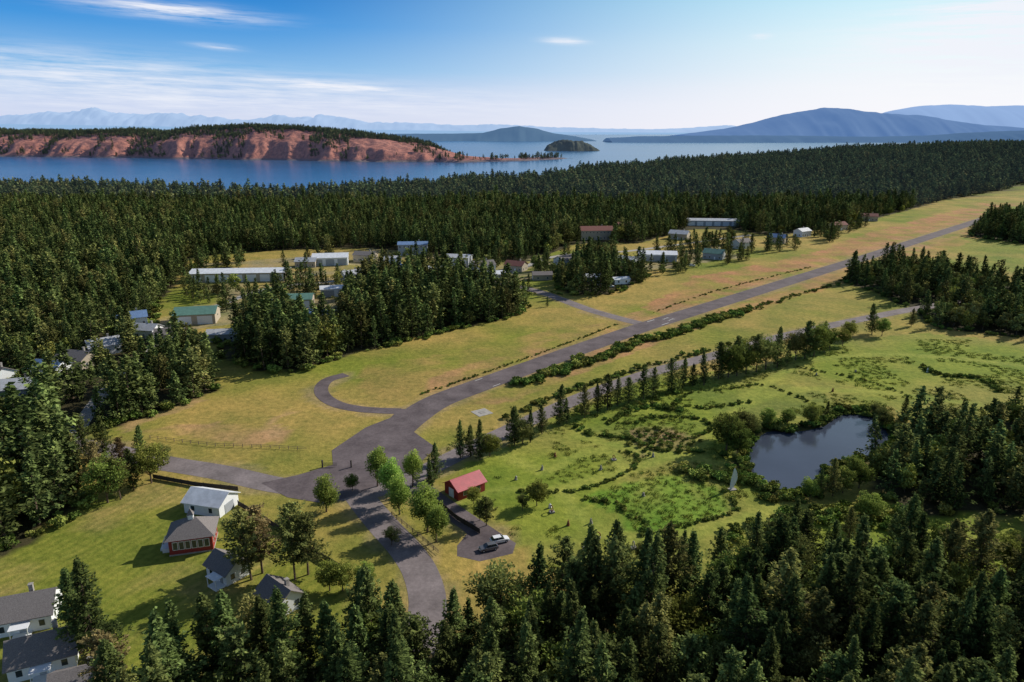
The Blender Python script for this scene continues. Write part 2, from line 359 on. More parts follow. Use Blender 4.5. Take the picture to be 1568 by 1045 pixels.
# ---------- trees
def leaves(C,D,U,l,w,cf,V,Fc,Cc):
    n=len(C);D=D/np.linalg.norm(D,axis=1)[:,None];U=U-D*np.sum(U*D,1)[:,None];U=U/(np.linalg.norm(U,axis=1)[:,None]+1e-9)
    l=l[:,None]/2;w=w[:,None]/2
    vv=np.stack([C-D*l,C+U*w,C+D*l,C-U*w],1).reshape(-1,3)
    V.append(vv);Cc.append(np.repeat(cf,4))
HM={}
def treemesh(name,b,V,Cc,leafmat):
    lv=np.concatenate(V);lc=np.concatenate(Cc);nb=len(b.v);n=len(lv)//4
    vs=np.concatenate([np.array(b.v).reshape(-1,3),lv]);fs=list(b.f)+[tuple(r) for r in (nb+np.arange(n*4).reshape(-1,4)).tolist()]
    me=bpy.data.meshes.new(name);me.from_pydata(vs.tolist(),[],fs)
    me.materials.append(M['bark']);me.materials.append(leafmat)
    me.polygons.foreach_set('material_index',[0]*len(b.f)+[1]*n)
    cc=np.concatenate([np.full(nb,.5),lc]);c=np.stack([cc,cc,cc,np.ones_like(cc)],1).astype(np.float32)
    a=me.color_attributes.new('Col','FLOAT_COLOR','POINT');a.data.foreach_set('color',c.ravel());me.update()
    HM[me.name]=float(vs[:,2].max());return me
def conifer(name,seed,H,R,nb,nl,ls,c0,mat,limbs=True,ragged=.3,ex=.8):
    r=np.random.default_rng(seed);b=MB();V=[];C=[]
    lean=r.normal(0,.015*H,2);pts=[(lean[0]*t*t,lean[1]*t*t,H*t-(.6 if t==0 else 0)) for t in(0,.25,.5,.75,.97)]
    r0=H*.014+.06
    for i in range(4): b.tube(pts[i],pts[i+1],r0*(1-i*.24),r0*(1-(i+1)*.24),6 if limbs else 4)
    ph=r.uniform(0,6.28,3)
    for i in range(nb):
        tp=((i+r.uniform(0,1))/nb)**.9;t=c0+(1-c0)*tp*.98;az=i*2.399+r.normal(0,.35)
        prof=min(1,.55+tp/.25*.45)*(1-tp)**ex+.03
        L=R*prof*(1+ragged*.6*math.sin(2*az+ph[0]+tp*6)+ragged*.4*math.sin(az+ph[1]+tp*15)+ragged*r.normal(0,.6));L=max(L,.4)
        if r.random()<.08: L*=.4
        d=np.array([math.cos(az),math.sin(az),0]);pe=np.array([-d[1],d[0],0])
        dr=.25-.50*(1-tp)+r.normal(0,.1)
        base=np.array([lean[0]*t*t,lean[1]*t*t,t*H])
        k=max(5,int(nl*(.3+.9*prof)))
        s=r.uniform(.12,1,k)**.7
        lat=r.uniform(-1,1,k)*(L*.36*(1.1-s)+.2*ls+.1)
        zz=L*(dr*s+.28*s*s)
        Cp=base+d*(s*L)[:,None]+pe*lat[:,None];Cp[:,2]+=zz-np.abs(lat)*.2+r.normal(0,.2*ls/.5+.05,k)
        Dv=d*.7+pe*(np.sign(lat)*r.uniform(.2,1,k))[:,None];Dv[:,2]+=r.normal(0,.4,k)
        U=np.cross(Dv,np.array([0,0,1.]))+r.normal(0,.5,(k,3))
        br=r.uniform(.45,1.3)
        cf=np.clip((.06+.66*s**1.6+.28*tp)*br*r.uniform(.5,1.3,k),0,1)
        leaves(Cp,Dv,U,ls*r.uniform(.7,1.5,k),ls*r.uniform(.4,.8,k),cf,V,None,C)
        if limbs and L>1: b.tube(base,base+d*L*.8+np.array([0,0,L*(dr*.8+.18)]),.05,.015,3)
    k=max(5,nl//4);zz=r.uniform(.92,1.02,k)*H;Cp=np.stack([lean[0]+r.normal(0,.15,k),lean[1]+r.normal(0,.15,k),zz],1)
    leaves(Cp,r.normal(0,1,(k,3))+[0,0,.9],r.normal(0,1,(k,3)),np.full(k,ls),np.full(k,ls*.45),r.uniform(.5,1,k),V,None,C)
    return treemesh(name,b,V,C,mat)
def broad(name,seed,H,R,nc,nl,ls,tf,mat,limbs=True,sq=1.0,narrow=False):
    r=np.random.default_rng(seed);b=MB();V=[];C=[]
    r0=H*.018+.04
    if tf>0: b.tube((0,0,-.5),(0,0,H*tf),r0,r0*.7,6);b.tube((0,0,H*tf),(r.normal(0,.2),r.normal(0,.2),H*.85),r0*.7,r0*.2,5)
    zc=H*(tf*.8+1)/2;hz=H*(1-tf*.8)/2
    for i in range(nc):
        v=r.normal(0,1,3);v/=np.linalg.norm(v);q=r.uniform(.35,.9)
        c=np.array([v[0]*R*q,v[1]*R*q,zc+v[2]*hz*q*.95])
        if narrow: tt=(c[2]-(zc-hz))/(2*hz);f=math.sin(math.pi*min(1,tt*.85+.12));c[0]*=f;c[1]*=f
        rc=R*r.uniform(.24,.42) if not narrow else R*r.uniform(.3,.5)
        if tf>0 and limbs: b.tube((0,0,max(H*tf*.8,c[2]-R*.7)),c,r0*.35,.02,4)
        n=nl;w=r.normal(0,1,(n,3));w/=np.linalg.norm(w,axis=1)[:,None]
        Cp=c+w*(rc*r.uniform(.35,1.1,n)**.6)[:,None]*np.array([1,1,.75 if not narrow else 1.3])
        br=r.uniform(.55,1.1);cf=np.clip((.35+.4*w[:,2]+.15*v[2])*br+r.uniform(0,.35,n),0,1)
        leaves(Cp,w+r.normal(0,.8,(n,3)),r.normal(0,1,(n,3)),ls*r.uniform(.7,1.5,n),ls*r.uniform(.5,.9,n),cf,V,None,C)
    return treemesh(name,b,V,C,mat)
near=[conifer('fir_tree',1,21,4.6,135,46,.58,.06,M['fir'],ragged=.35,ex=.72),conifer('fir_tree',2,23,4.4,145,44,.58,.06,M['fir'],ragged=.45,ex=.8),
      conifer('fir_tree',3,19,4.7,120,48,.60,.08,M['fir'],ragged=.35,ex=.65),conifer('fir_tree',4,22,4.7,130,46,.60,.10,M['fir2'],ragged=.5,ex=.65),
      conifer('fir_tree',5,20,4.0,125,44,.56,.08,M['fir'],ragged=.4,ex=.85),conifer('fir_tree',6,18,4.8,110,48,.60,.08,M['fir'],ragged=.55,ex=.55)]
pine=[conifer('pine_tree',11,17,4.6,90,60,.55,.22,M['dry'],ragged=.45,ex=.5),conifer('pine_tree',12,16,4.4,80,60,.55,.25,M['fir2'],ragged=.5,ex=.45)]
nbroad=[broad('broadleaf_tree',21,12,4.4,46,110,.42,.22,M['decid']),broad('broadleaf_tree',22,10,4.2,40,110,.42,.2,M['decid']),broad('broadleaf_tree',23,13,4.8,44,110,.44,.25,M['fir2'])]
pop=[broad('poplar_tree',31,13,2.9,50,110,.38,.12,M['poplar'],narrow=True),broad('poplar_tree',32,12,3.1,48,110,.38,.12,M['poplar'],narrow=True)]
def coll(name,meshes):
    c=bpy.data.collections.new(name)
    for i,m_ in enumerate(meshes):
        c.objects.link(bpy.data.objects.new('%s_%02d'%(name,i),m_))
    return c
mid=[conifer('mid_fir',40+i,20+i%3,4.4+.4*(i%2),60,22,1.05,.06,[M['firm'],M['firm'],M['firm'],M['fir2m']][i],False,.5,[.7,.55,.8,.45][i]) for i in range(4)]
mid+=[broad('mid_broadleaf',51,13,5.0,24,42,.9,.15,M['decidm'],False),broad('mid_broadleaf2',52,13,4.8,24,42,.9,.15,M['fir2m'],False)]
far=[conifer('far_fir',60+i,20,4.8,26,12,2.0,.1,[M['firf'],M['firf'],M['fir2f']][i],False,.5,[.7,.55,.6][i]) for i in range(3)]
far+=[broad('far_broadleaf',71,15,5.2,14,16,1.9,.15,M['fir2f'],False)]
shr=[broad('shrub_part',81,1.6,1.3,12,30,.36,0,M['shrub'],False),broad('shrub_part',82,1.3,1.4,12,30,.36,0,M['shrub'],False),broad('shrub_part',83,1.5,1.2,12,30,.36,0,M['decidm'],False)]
def tuft(name,seed,mat):
    r=np.random.default_rng(seed);n=44;V=[];C=[]
    Cp=np.stack([r.normal(0,.5,n),r.normal(0,.5,n),r.uniform(.05,.3,n)],1)
    leaves(Cp,r.normal(0,.45,(n,3))+[0,0,1],r.normal(0,1,(n,3)),r.uniform(.3,.7,n),r.uniform(.08,.2,n),r.uniform(.2,1,n),V,None,C)
    return treemesh(name,MB(),V,C,mat)
tuf=[tuft('tuft',91,M['grasst']),tuft('tuft',92,M['grasst']),tuft('tuft',93,M['shrub'])]
CM=coll('conifer_forest_kinds',mid);CF=coll('distant_forest_kinds',far);CS=coll('shrub_kinds',shr);CT=coll('grass_tuft_kinds',tuf)
def mass(name,pts,c,scale,idx,tilt=.03):
    n=len(pts);me=bpy.data.meshes.new(name);me.vertices.add(n);me.vertices.foreach_set('co',np.asarray(pts,np.float32).ravel())
    a=me.attributes.new('rot','FLOAT_VECTOR','POINT');r=np.stack([rng.normal(0,tilt,n),rng.normal(0,tilt,n),rng.uniform(0,6.28,n)],1);a.data.foreach_set('vector',r.astype(np.float32).ravel())
    a=me.attributes.new('scl','FLOAT_VECTOR','POINT');a.data.foreach_set('vector',np.asarray(scale,np.float32).ravel())
    a=me.attributes.new('kind','INT','POINT');a.data.foreach_set('value',np.asarray(idx,np.int32))
    o=bpy.data.objects.new(name,me);scn.collection.objects.link(o)
    ng=bpy.data.node_groups.new(name,'GeometryNodeTree')
    ng.interface.new_socket('Geometry',in_out='INPUT',socket_type='NodeSocketGeometry');ng.interface.new_socket('Geometry',in_out='OUTPUT',socket_type='NodeSocketGeometry')
    N=ng.nodes;i=N.new('NodeGroupInput');out=N.new('NodeGroupOutput');ip=N.new('GeometryNodeInstanceOnPoints');ci=N.new('GeometryNodeCollectionInfo')
    ci.inputs['Collection'].default_value=c;ci.inputs['Separate Children'].default_value=True;ci.inputs['Reset Children'].default_value=True
    def na(nm,t):
        k=N.new('GeometryNodeInputNamedAttribute');k.data_type=t;k.inputs['Name'].default_value=nm
        return [s for s in k.outputs if s.enabled and s.name=='Attribute'][0]
    e=N.new('FunctionNodeEulerToRotation');lk=ng.links.new
    lk(na('rot','FLOAT_VECTOR'),e.inputs[0]);lk(e.outputs[0],ip.inputs['Rotation']);lk(na('scl','FLOAT_VECTOR'),ip.inputs['Scale'])
    lk(na('kind','INT'),ip.inputs['Instance Index']);ip.inputs['Pick Instance'].default_value=True
    lk(i.outputs[0],ip.inputs['Points']);lk(ci.outputs[0],ip.inputs['Instance']);lk(ip.outputs[0],out.inputs[0])
    md=o.modifiers.new('scatter','NODES');md.node_group=ng;return o
# buildings table: name,px,py,length,width,wall,roof,rot deg,wallmat,roofmat,kind
BL=[('white_shed',325,778,10,7.5,3.0,2.0,-15,'white','whiteroof','barn'),
('white_cottage',350,880,7,5.5,2.8,2.0,-35,'white','grayroof','house'),
('white_cottage',430,926,7.5,6,2.8,2.2,-40,'white','grayroof','house'),
('white_house',30,952,13,8.5,3.2,2.6,20,'white','grayroof','house'),
('white_house',72,1012,10,8,3.0,2.8,25,'white','grayroof','house'),
('white_cottage',128,1062,8,7,2.8,2.2,20,'white','grayroof','house'),
('red_roof_barn',712,753,8.5,6,2.8,1.8,40,'red','redroof','barn'),
('hangar',370,428,58,17,5.5,1.6,5,'tan','whiteroof','hangar'),
('hangar',507,404,24,17,5.5,2.0,10,'white','whiteroof','hangar'),
('workshop_building',633,389,22,14,8,1.4,5,'graywall','blueroof','house'),
('workshop_building',702,408,17,13,7,1.4,-10,'graywall','lightgrayroof','hangar'),
('warehouse_building',515,452,17,9,4.5,1.2,15,'white','whiteroof','hangar'),
('green_roof_barn',303,492,19,14,5,2.4,12,'tan','greenroof','hangar'),
('warehouse_building',495,494,14,11,4.5,2,-20,'graywall','blueroof','hangar'),
('warehouse_building',455,468,17,12,4.5,2,8,'tan','greenroof','hangar'),
('storage_shed',600,404,12,8,4,1.4,20,'white','lightgrayroof','barn'),
('storage_shed',617,417,11,8,4,1.4,-15,'graywall','blueroof','barn'),
('gray_house',203,498,13,9,4.5,2.2,30,'white','blueroof','house'),
('storage_shed',345,520,14,8,3.5,1.4,10,'graywall','lightgrayroof','barn'),
('gray_house',262,520,12,8,3.5,2,20,'tan','grayroof','house'),
('gray_house',28,606,15,10,4,2.4,15,'graywall','lightgrayroof','house'),
('gray_house',-5,585,12,9,4,2.4,-25,'white','grayroof','house'),
('brown_roof_house',912,366,28,14,8,3,5,'tan','brownroof','house'),
('hangar',1006,398,27,16,5,1.6,-8,'white','whiteroof','hangar'),
('storage_shed',962,404,14,9,4,1.3,-35,'white','lightgrayroof','barn'),
('storage_shed',950,434,10,6,3,1.0,15,'white','whiteroof','barn'),
('gray_house',1093,396,14,10,4.5,2.5,-30,'graywall','greenroof','house'),
('long_hangar',1090,345,50,14,5,1.6,-6,'graywall','lightgrayroof','hangar'),
('gray_house',955,354,16,11,6,2.5,25,'tan','brownroof','house'),
('gray_house',1190,372,14,9,5,2.4,-35,'tan','blueroof','house'),
('gray_house',1282,352,15,10,5,2.4,20,'tan','brownroof','house'),
('gray_house',740,416,14,9,5,2.4,25,'white','grayroof','house'),
('brown_roof_house',790,414,13,10,4,2.4,-25,'tan','brownroof','house'),
('gray_house',470,408,14,9,4,2,0,'tan','lightgrayroof','house'),
('gray_house',120,560,13,9,4,2.4,-15,'tan','grayroof','house'),
('white_house',865,405,13,10,4,2.4,40,'white','grayroof','house'),('storage_shed',830,428,12,8,3.5,1.5,5,'tan','grayroof','barn'),
('gray_house',1135,380,14,10,5,2.4,30,'white','grayroof','house'),('gray_house',1040,366,16,11,5,2.4,-28,'tan','lightgrayroof','house'),
('white_house',1228,362,13,9,5,2.2,32,'white','lightgrayroof','house'),('brown_roof_house',1330,338,16,11,5,2.4,-20,'tan','brownroof','house'),
('gray_house',160,540,12,9,4,2.4,40,'white','lightgrayroof','house'),('gray_house',80,575,11,8,4,2.2,-10,'white','blueroof','house'),
('gray_house',560,400,15,10,5,2,-12,'tan','grayroof','house'),('storage_shed',760,428,11,8,4,1.5,20,'graywall','whiteroof','barn'),
('storage_shed',430,470,11,8,4,1.5,-20,'white','whiteroof','barn'),('white_house',540,428,13,9,4,2,35,'white','lightgrayroof','house'),('storage_shed',665,420,12,8,4,1.5,15,'tan','whiteroof','barn'),
('gray_house',225,515,12,8,4,2,-10,'white','lightgrayroof','house'),('storage_shed',905,430,11,7,3,1.2,-10,'graywall','whiteroof','barn')]
bpos=np.array([G(r[1],r[2]) for r in BL]+[G(298,832)]);brad=np.array([max(r[3],r[4])*.5+3 for r in BL]+[9])
def scatter(poly,sp,jit=.5,ymax=None,ymin=None,clip=True):
    p=np.array(poly);x0,y0=p.min(0);x1,y1=p.max(0)
    if ymax: y1=min(y1,ymax)
    if ymin: y0=max(y0,ymin)
    x0=max(x0,-2200);x1=min(x1,2400)
    a,b_=np.meshgrid(np.arange(x0,x1,sp),np.arange(y0,y1,sp));a=a.ravel();b_=b_.ravel()
    a=a+rng.uniform(-jit,jit,a.shape)*sp;b_=b_+rng.uniform(-jit,jit,b_.shape)*sp
    k=inpoly(a,b_,poly)
    if clip: k&=np.abs(a)<.78*b_+90
    return a[k],b_[k]
def clear(a,b_,rm=3.5,vis=0):
    k=np.ones(a.shape,bool)
    for pl,w in ROADS: k&=dline(a,b_,pl)>w/2+rm
    for (cx,cy),r in zip(bpos,brad):
        k&=(np.hypot(a-cx,b_-cy)>r)
        if vis: # yards open toward the south
            k&=~((np.abs(a-cx*b_/cy)<r*.8)&(b_<cy)&(b_>cy-vis*(1.6 if cy>560 else 1+max(0,cy-300)/250)))
    k&=~inpoly(a,b_,apron);k&=~inpoly(a,b_,parking)
    k&=~((dline(a,b_,pond,True)<3)|inpoly(a,b_,pond))
    return k
# mid forest mass
pts=[];
for f,sp,hm,bf in((fA1,5.9,.95,.12),(fA2,5.9,.85,.2),(fF,6.4,.85,.25),(fB,5.7,1.0,.15),(fC,5.6,.85,.2),(fE,6.2,.8,.45),(fE2,7,.9,.3),(fH,5.7,.72,.5)):
    a,b_=scatter(f,sp);k=clear(a,b_,3,22);pts.append(np.stack([a[k],b_[k],np.full(k.sum(),hm),np.full(k.sum(),bf)],1))
for y0,y1,sp in((200,560,6.4),(560,900,7.4)):
    a,b_=scatter(fD,sp,ymin=y0,ymax=y1);k=clear(a,b_,3,22);k&=vn(a/30,b_/30,44)>.12;pts.append(np.stack([a[k],b_[k],np.full(k.sum(),.92),np.full(k.sum(),.2)],1))
# scattered yard trees around the hangars and houses
yard=P([(240,520),(300,405),(440,392),(720,392),(1000,380),(1200,362),(1330,346),(1260,376),(1130,402),(1010,428),(850,455),(730,445),(560,450),(400,500),(330,530)])
a,b_=scatter(yard,8.5);k=clear(a,b_,2.5,20)&(fbm(a/28,b_/28,77)>.49);pts.append(np.stack([a[k],b_[k],np.full(k.sum(),.72),np.full(k.sum(),.35)],1))
p=np.concatenate(pts);n=len(p);z=terrain(p[:,0],p[:,1])
s=p[:,2]*np.clip(rng.normal(.86,.17,n),.42,1.28)*(.75+.5*fbm(p[:,0]/50,p[:,1]/50,8))
bprob=np.clip(p[:,3]*(.3+2.6*np.clip(fbm(p[:,0]/40,p[:,1]/40,19)-.3,0,1)),0,.9)
kind=np.where(rng.random(n)<bprob,rng.choice([4,5],n),rng.choice(4,n,p=[.32,.28,.2,.2]))
w=s*rng.uniform(.9,1.3,n)
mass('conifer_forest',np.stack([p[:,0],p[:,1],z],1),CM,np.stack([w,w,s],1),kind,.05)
a,b_=scatter(fD,10,ymin=900);k=b_<coastY(a)-25;a=a[k];b_=b_[k];n=len(a);z=terrain(a,b_)
s=np.clip(rng.normal(.88,.18,n),.4,1.3);w=s*rng.uniform(1.1,1.5,n)
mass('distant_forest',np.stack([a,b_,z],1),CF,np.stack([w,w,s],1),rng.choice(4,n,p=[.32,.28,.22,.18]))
# individually standing trees
def put(name,me,x,y,s,sx=None):
    o=bpy.data.objects.new(name,me);scn.collection.objects.link(o);sx=sx or s
    o.location=(x,y,float(terrain(np.array([x]),np.array([y]))[0]));o.scale=(sx,sx,s);o.rotation_euler=(rng.normal(0,.03),rng.normal(0,.03),rng.uniform(0,6.28));return o
a,b_=scatter(fI,5.4,clip=False);k=clear(a,b_,1)&(b_>52)&(a>-110)&(a<190);a=a[k];b_=b_[k]
for x,y in zip(a,b_):
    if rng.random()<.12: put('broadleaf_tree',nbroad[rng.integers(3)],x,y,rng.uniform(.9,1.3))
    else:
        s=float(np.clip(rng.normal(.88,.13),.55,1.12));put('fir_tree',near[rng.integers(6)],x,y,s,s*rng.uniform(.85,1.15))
def stand(px,py,kind,h,wf=1.0):
    L={'f':near,'p':pine,'d':nbroad,'o':pop}[kind];me=L[rng.integers(len(L))]
    hm=HM[me.name];x,y=G(px,py);s=h/hm
    put({'f':'fir_tree','p':'pine_tree','d':'broadleaf_tree','o':'poplar_tree'}[kind],me,x,y,s,s*wf)
for t in [(500,784,'o',10.5,1.15),(578,745,'o',12,1.1),(600,770,'o',13,1.1),(612,788,'o',11,1.1),(632,745,'o',11,1.1),(655,815,'o',13,1.3),(668,830,'o',10,1.3),(666,735,'f',11),(540,752,'d',5),
 (385,888,'p',17,1),(402,878,'p',16,1),(452,888,'p',18,.9),(472,880,'p',15,1),(505,905,'d',7),(150,1012,'f',21,1.1),(125,1000,'f',18,1.2),(175,1075,'p',14),
 (165,770,'d',13),(150,745,'p',13),(185,765,'p',12),(205,750,'f',12),(232,740,'d',12,1),(215,700,'f',10),(250,712,'d',7),(160,700,'f',13),(130,700,'f',14),(190,720,'p',10),
 (705,702,'f',12),(720,700,'f',10),(735,705,'f',13),(750,700,'d',8),(788,683,'f',13),(800,680,'d',9),(812,678,'f',11),(790,668,'f',10),(830,665,'f',10),(856,650,'f',14),(868,648,'f',9),
 (895,640,'f',12),(915,632,'f',11),(930,628,'f',13),(945,622,'f',11),(962,618,'f',10),(985,612,'f',12),(1000,606,'f',11),(1028,600,'f',13),(1045,594,'f',12),(1060,592,'f',9),
 (1078,590,'f',14),(1100,580,'f',15),(1115,578,'d',14),(1128,576,'f',16),(1142,572,'d',14),(1158,570,'p',16),(1172,566,'d',15),(1190,563,'f',17),(1205,556,'f',10),(1218,552,'d',14),(1232,550,'f',17),(1246,546,'d',15),(1262,540,'f',14),(1300,520,'d',9),(1335,512,'f',15),(1350,515,'d',9),(1395,500,'f',9),(1270,536,'d',10),(1290,530,'d',8),
 (745,805,'p',8,1.2),(735,797,'d',5),(660,748,'f',9),(822,775,'d',7),(800,782,'d',5),(725,772,'d',5),
 (1112,690,'d',12,1.1),(1128,700,'d',10),(1135,676,'d',11),(1150,668,'d',8),(1105,672,'d',8),(1175,655,'d',7),(1205,652,'d',6),(1240,650,'d',7),(1265,640,'f',6),
 (1255,760,'f',8),(1275,760,'f',11),(1290,755,'d',7),(1315,748,'d',9),(1240,765,'d',6),(1350,655,'d',8),(1382,655,'f',11),(1340,640,'d',6),(1395,690,'d',8),(1410,730,'d',9),(1370,730,'d',10),
 (1190,858,'f',12),(1210,850,'f',14),(1175,862,'p',10),(905,860,'d',6),(985,870,'d',7),(1040,880,'f',11),(1330,800,'d',8),(1385,850,'f',15),(1365,860,'f',12),(1300,830,'f',9),(1440,850,'d',8),
 (1230,880,'f',15),(1270,870,'f',12),(1150,880,'d',8),(1100,895,'f',13),(950,905,'f',12),(860,905,'f',13),(1500,870,'f',14),(1540,880,'d',10),(1460,885,'f',13),
 (838,470,'f',6),(560,900,'d',6),(525,905,'d',7),(1380,325,'d',8),(600,835,'d',5,1.2)]:
    stand(*t)
# shrubs: hedgerows & wetland
sp=[];
def hedge(pl,w,d,smin,smax):
    pl=smooth(P(pl),6)
    for i in range(len(pl)-1):
        l=math.dist(pl[i],pl[i+1]);n=max(1,int(l*d))
        for k in range(n):
            t=rng.random();s=rng.uniform(smin,smax)
            sp.append((pl[i][0]*(1-t)+pl[i+1][0]*t+rng.normal(0,w),pl[i][1]*(1-t)+pl[i+1][1]*t+rng.normal(0,w),s))
hedge([(800,590),(860,568),(930,545),(965,528),(1030,512),(1090,492),(1150,474)],1.8,1.6,.9,2.0)
hedge([(1150,474),(1230,450),(1300,432)],1.2,.5,.7,1.2)
hedge([(640,606),(735,574),(850,533),(945,497)],.4,1.0,.3,.6)
hedge([(1000,480),(1100,445),(1240,410)],.5,.5,.3,.7)
hedge([(900,765),(940,772),(960,790),(990,800),(985,822)],.4,1.6,.4,.8)
hedge([(985,822),(1050,805),(1110,790),(1128,772),(1100,750)],.4,1.2,.35,.7)
hedge([(790,752),(850,755),(920,742),(965,720),(975,700),(950,690)],.35,1.4,.35,.7)
hedge([(880,650),(905,665),(960,672),(1010,690),(1080,692)],.5,1.6,.4,.9)
hedge([(1000,640),(1060,640),(1090,655),(1060,672)],.5,1.4,.4,.9)
hedge([(1060,600),(1040,615),(1080,625),(1150,615)],.5,1.0,.4,.8)
hedge([(1090,600),(1160,590),(1200,600),(1260,625)],.5,1.0,.4,.7)
hedge([(1200,560),(1260,570),(1330,585),(1400,610)],.5,.8,.35,.7)
hedge([(1410,560),(1440,575),(1500,580),(1530,600)],.7,1.4,.5,1.2)
hedge([(960,628),(1000,622),(1050,632)],1.2,1.5,.6,1.3)
hedge([(870,625),(960,650),(1000,635)],.5,1,.4,.8)
hedge([(1045,722),(1080,728),(1120,735),(1160,735)],1.8,2.5,.8,1.6)
hedge([(930,650),(1000,610),(1040,600)],1.2,1.2,.5,1.2)
hedge([(760,660),(840,612),(950,575),(1060,545),(1180,515)],1.2,.8,.6,1.4)
hedge([(1130,830),(1180,800),(1260,790),(1340,800),(1420,815)],2.5,1.6,.8,1.8)
hedge([(660,770),(690,792),(735,815)],.4,1.4,.5,.9)
hedge([(800,455),(830,447),(860,452)],.5,1,.5,1)
for i in range(0,len(pond)):
    x0,y0=pond[i]
    for k in range(7):
        sp.append((x0+rng.normal(0,2.2)+(x0-pc[0])*.06,y0+rng.normal(0,1.8)+(y0-pc[1])*.06,rng.uniform(.5,1.6)))
a,b_=scatter(wet,2.5)
for x,y in zip(a,b_):sp.append((x,y,rng.uniform(.4,.9)))
for f in forests:
    if f is fD or f is fI: continue
    n=len(f)
    for i in range(n):
        l=math.dist(f[i],f[(i+1)%n])
        for k in range(int(l*.35)):
            t=rng.random();sp.append((f[i][0]*(1-t)+f[(i+1)%n][0]*t+rng.normal(0,1.6),f[i][1]*(1-t)+f[(i+1)%n][1]*t+rng.normal(0,1.6),rng.uniform(.7,2.2)))
sp=np.array(sp);k=np.ones(len(sp),bool)
for pl,w in ROADS:k&=dline(sp[:,0],sp[:,1],pl)>w/2+1.2
k&=~inpoly(sp[:,0],sp[:,1],[tuple(pc+(np.array(p)-pc)*.97) for p in pond]);k&=~inpoly(sp[:,0],sp[:,1],apron)
sp=sp[k];z=terrain(sp[:,0],sp[:,1])
mass('shrubs',np.stack([sp[:,0],sp[:,1],z],1),CS,np.stack([sp[:,2]]*3,1)*np.array([1,1,.85]),rng.integers(0,3,len(sp)))
a,b_=scatter(P([(640,700),(900,600),(1300,520),(1600,520),(1700,700),(1568,960),(1000,960),(800,880),(690,760)]),1.9)
dpth=np.min([dline(a,b_,smooth(q_,5)) for q_ in parkpaths],0)
k=clear(a,b_,.5)&((fbm(a/14,b_/14,61)>.53)|inpoly(a,b_,vivid))&(dpth>2.2);a=a[k];b_=b_[k];n=len(a);s=rng.uniform(.5,1.3,n)
mass('tall_grass',np.stack([a,b_,terrain(a,b_)],1),CT,np.stack([s,s,s*.8],1),rng.choice(3,n,p=[.45,.4,.15]))
# ---------- buildings
def empty(name,x,y,rz):
    e=bpy.data.objects.new(name,None);scn.collection.objects.link(e);e.location=(x,y,0);e.rotation_euler=(0,0,rz);return e
def building(name,px,py,L,W,h,rh,rot,wm,rm,kind):
    x,y=G(px,py);e=empty(name,x,y,rad(rot));
    hl,hw=L/2,W/2;b=MB()
    b.poly([(-hl,-hw,0),(hl,-hw,0),(hl,-hw,h),(-hl,-hw,h)]);b.poly([(hl,hw,0),(-hl,hw,0),(-hl,hw,h),(hl,hw,h)])
    b.poly([(hl,-hw,0),(hl,hw,0),(hl,hw,h),(hl,0,h+rh),(hl,-hw,h)]);b.poly([(-hl,hw,0),(-hl,-hw,0),(-hl,-hw,h),(-hl,0,h+rh),(-hl,hw,h)])
    b.obj('walls',[M[wm]],e)
    b=MB();ov=.5;sl=rh/hw
    for s in(-1,1):
        y0=s*(hw+ov);z0=h-ov*sl+.03
        A=[(-hl-ov,y0,z0),(hl+ov,y0,z0),(hl+ov,0,h+rh+.03),(-hl-ov,0,h+rh+.03)];B=[(p[0],p[1],p[2]+.16) for p in A]
        if s>0: A.reverse();B.reverse()
        b.poly(B);b.poly(A[::-1])
        for k in range(4): b.poly([A[k],A[(k+1)%4],B[(k+1)%4],B[k]])
    b.obj('roof',[M[rm]],e)
    fr=MB();gl=MB();dr=MB()
    def win(cx,side,cz,ww,wh,axis='y'):
        for bb,d,t in((fr,.03,.0),(gl,.05,-.16)):
            if axis=='y': bb.box(cx,side*(hw+d/2),cz,ww+.2+t,d,wh+.2+t)
            else: bb.box(side*(hl+d/2),cx,cz,d,ww+.2+t,wh+.2+t)
    if kind=='hangar':
        n=max(1,int(L/8))
        for k in range(n):
            cx=-hl+(k+.5)*L/n;dr.box(cx,-(hw+.04),h*.42,L/n*.72,.08,h*.82)
        for s in(-1,1): win(0,s,h*.6,1.4,1,'x')
    else:
        fl=[1.6] if h<5.5 else [1.6,h-1.6];n=max(2,int(L/3))
        if kind=='barn': n=2;dr.box(hl+.04,0,1.2,.08,W*.45,2.4);dr.box(-hl-.04,0,1.2,.08,W*.35,2.4)
        for cz in fl:
            for s in(-1,1):
                for k in range(n):
                    cx=-hl+(k+.5)*L/n
                    if s==-1 and kind=='house' and k==n//2 and cz==fl[0]: dr.box(cx,-(hw+.04),1.05,1,.08,2.1)
                    else: win(cx,s,cz,.9,1.2)
            if kind=='house':
                for s in(-1,1):
                    for cy in(-W*.22,W*.22): win(cy,s,cz,.9,1.2,'x')
        if kind=='house':
            c=MB();c.box(L*.2,W*.15,h+rh+.2,.7,.7,1.6);c.box(L*.2,W*.15,h+rh+1.05,.85,.85,.12);c.obj('chimney',[M['stone']],e)
            if h<4:
                c=MB();cx=-hl+(n//2+.5)*L/n;c.box(cx,-hw-1.2,.15,3,2.2,.3);c.box(cx,-hw-1.2,2.5,3.2,2.5,.14)
                for s in(-1.4,1.4): c.box(cx+s,-hw-2.2,1.36,.14,.14,2.14)
                c.obj('porch',[M['white']],e)
    if fr.v: fr.obj('window_frames',[M['white']],e);gl.obj('window_glass',[M['glass']],e)
    if dr.v: dr.obj('door',[M['white' if wm!='white' else 'graywall']],e)
for r in BL: building(*r)
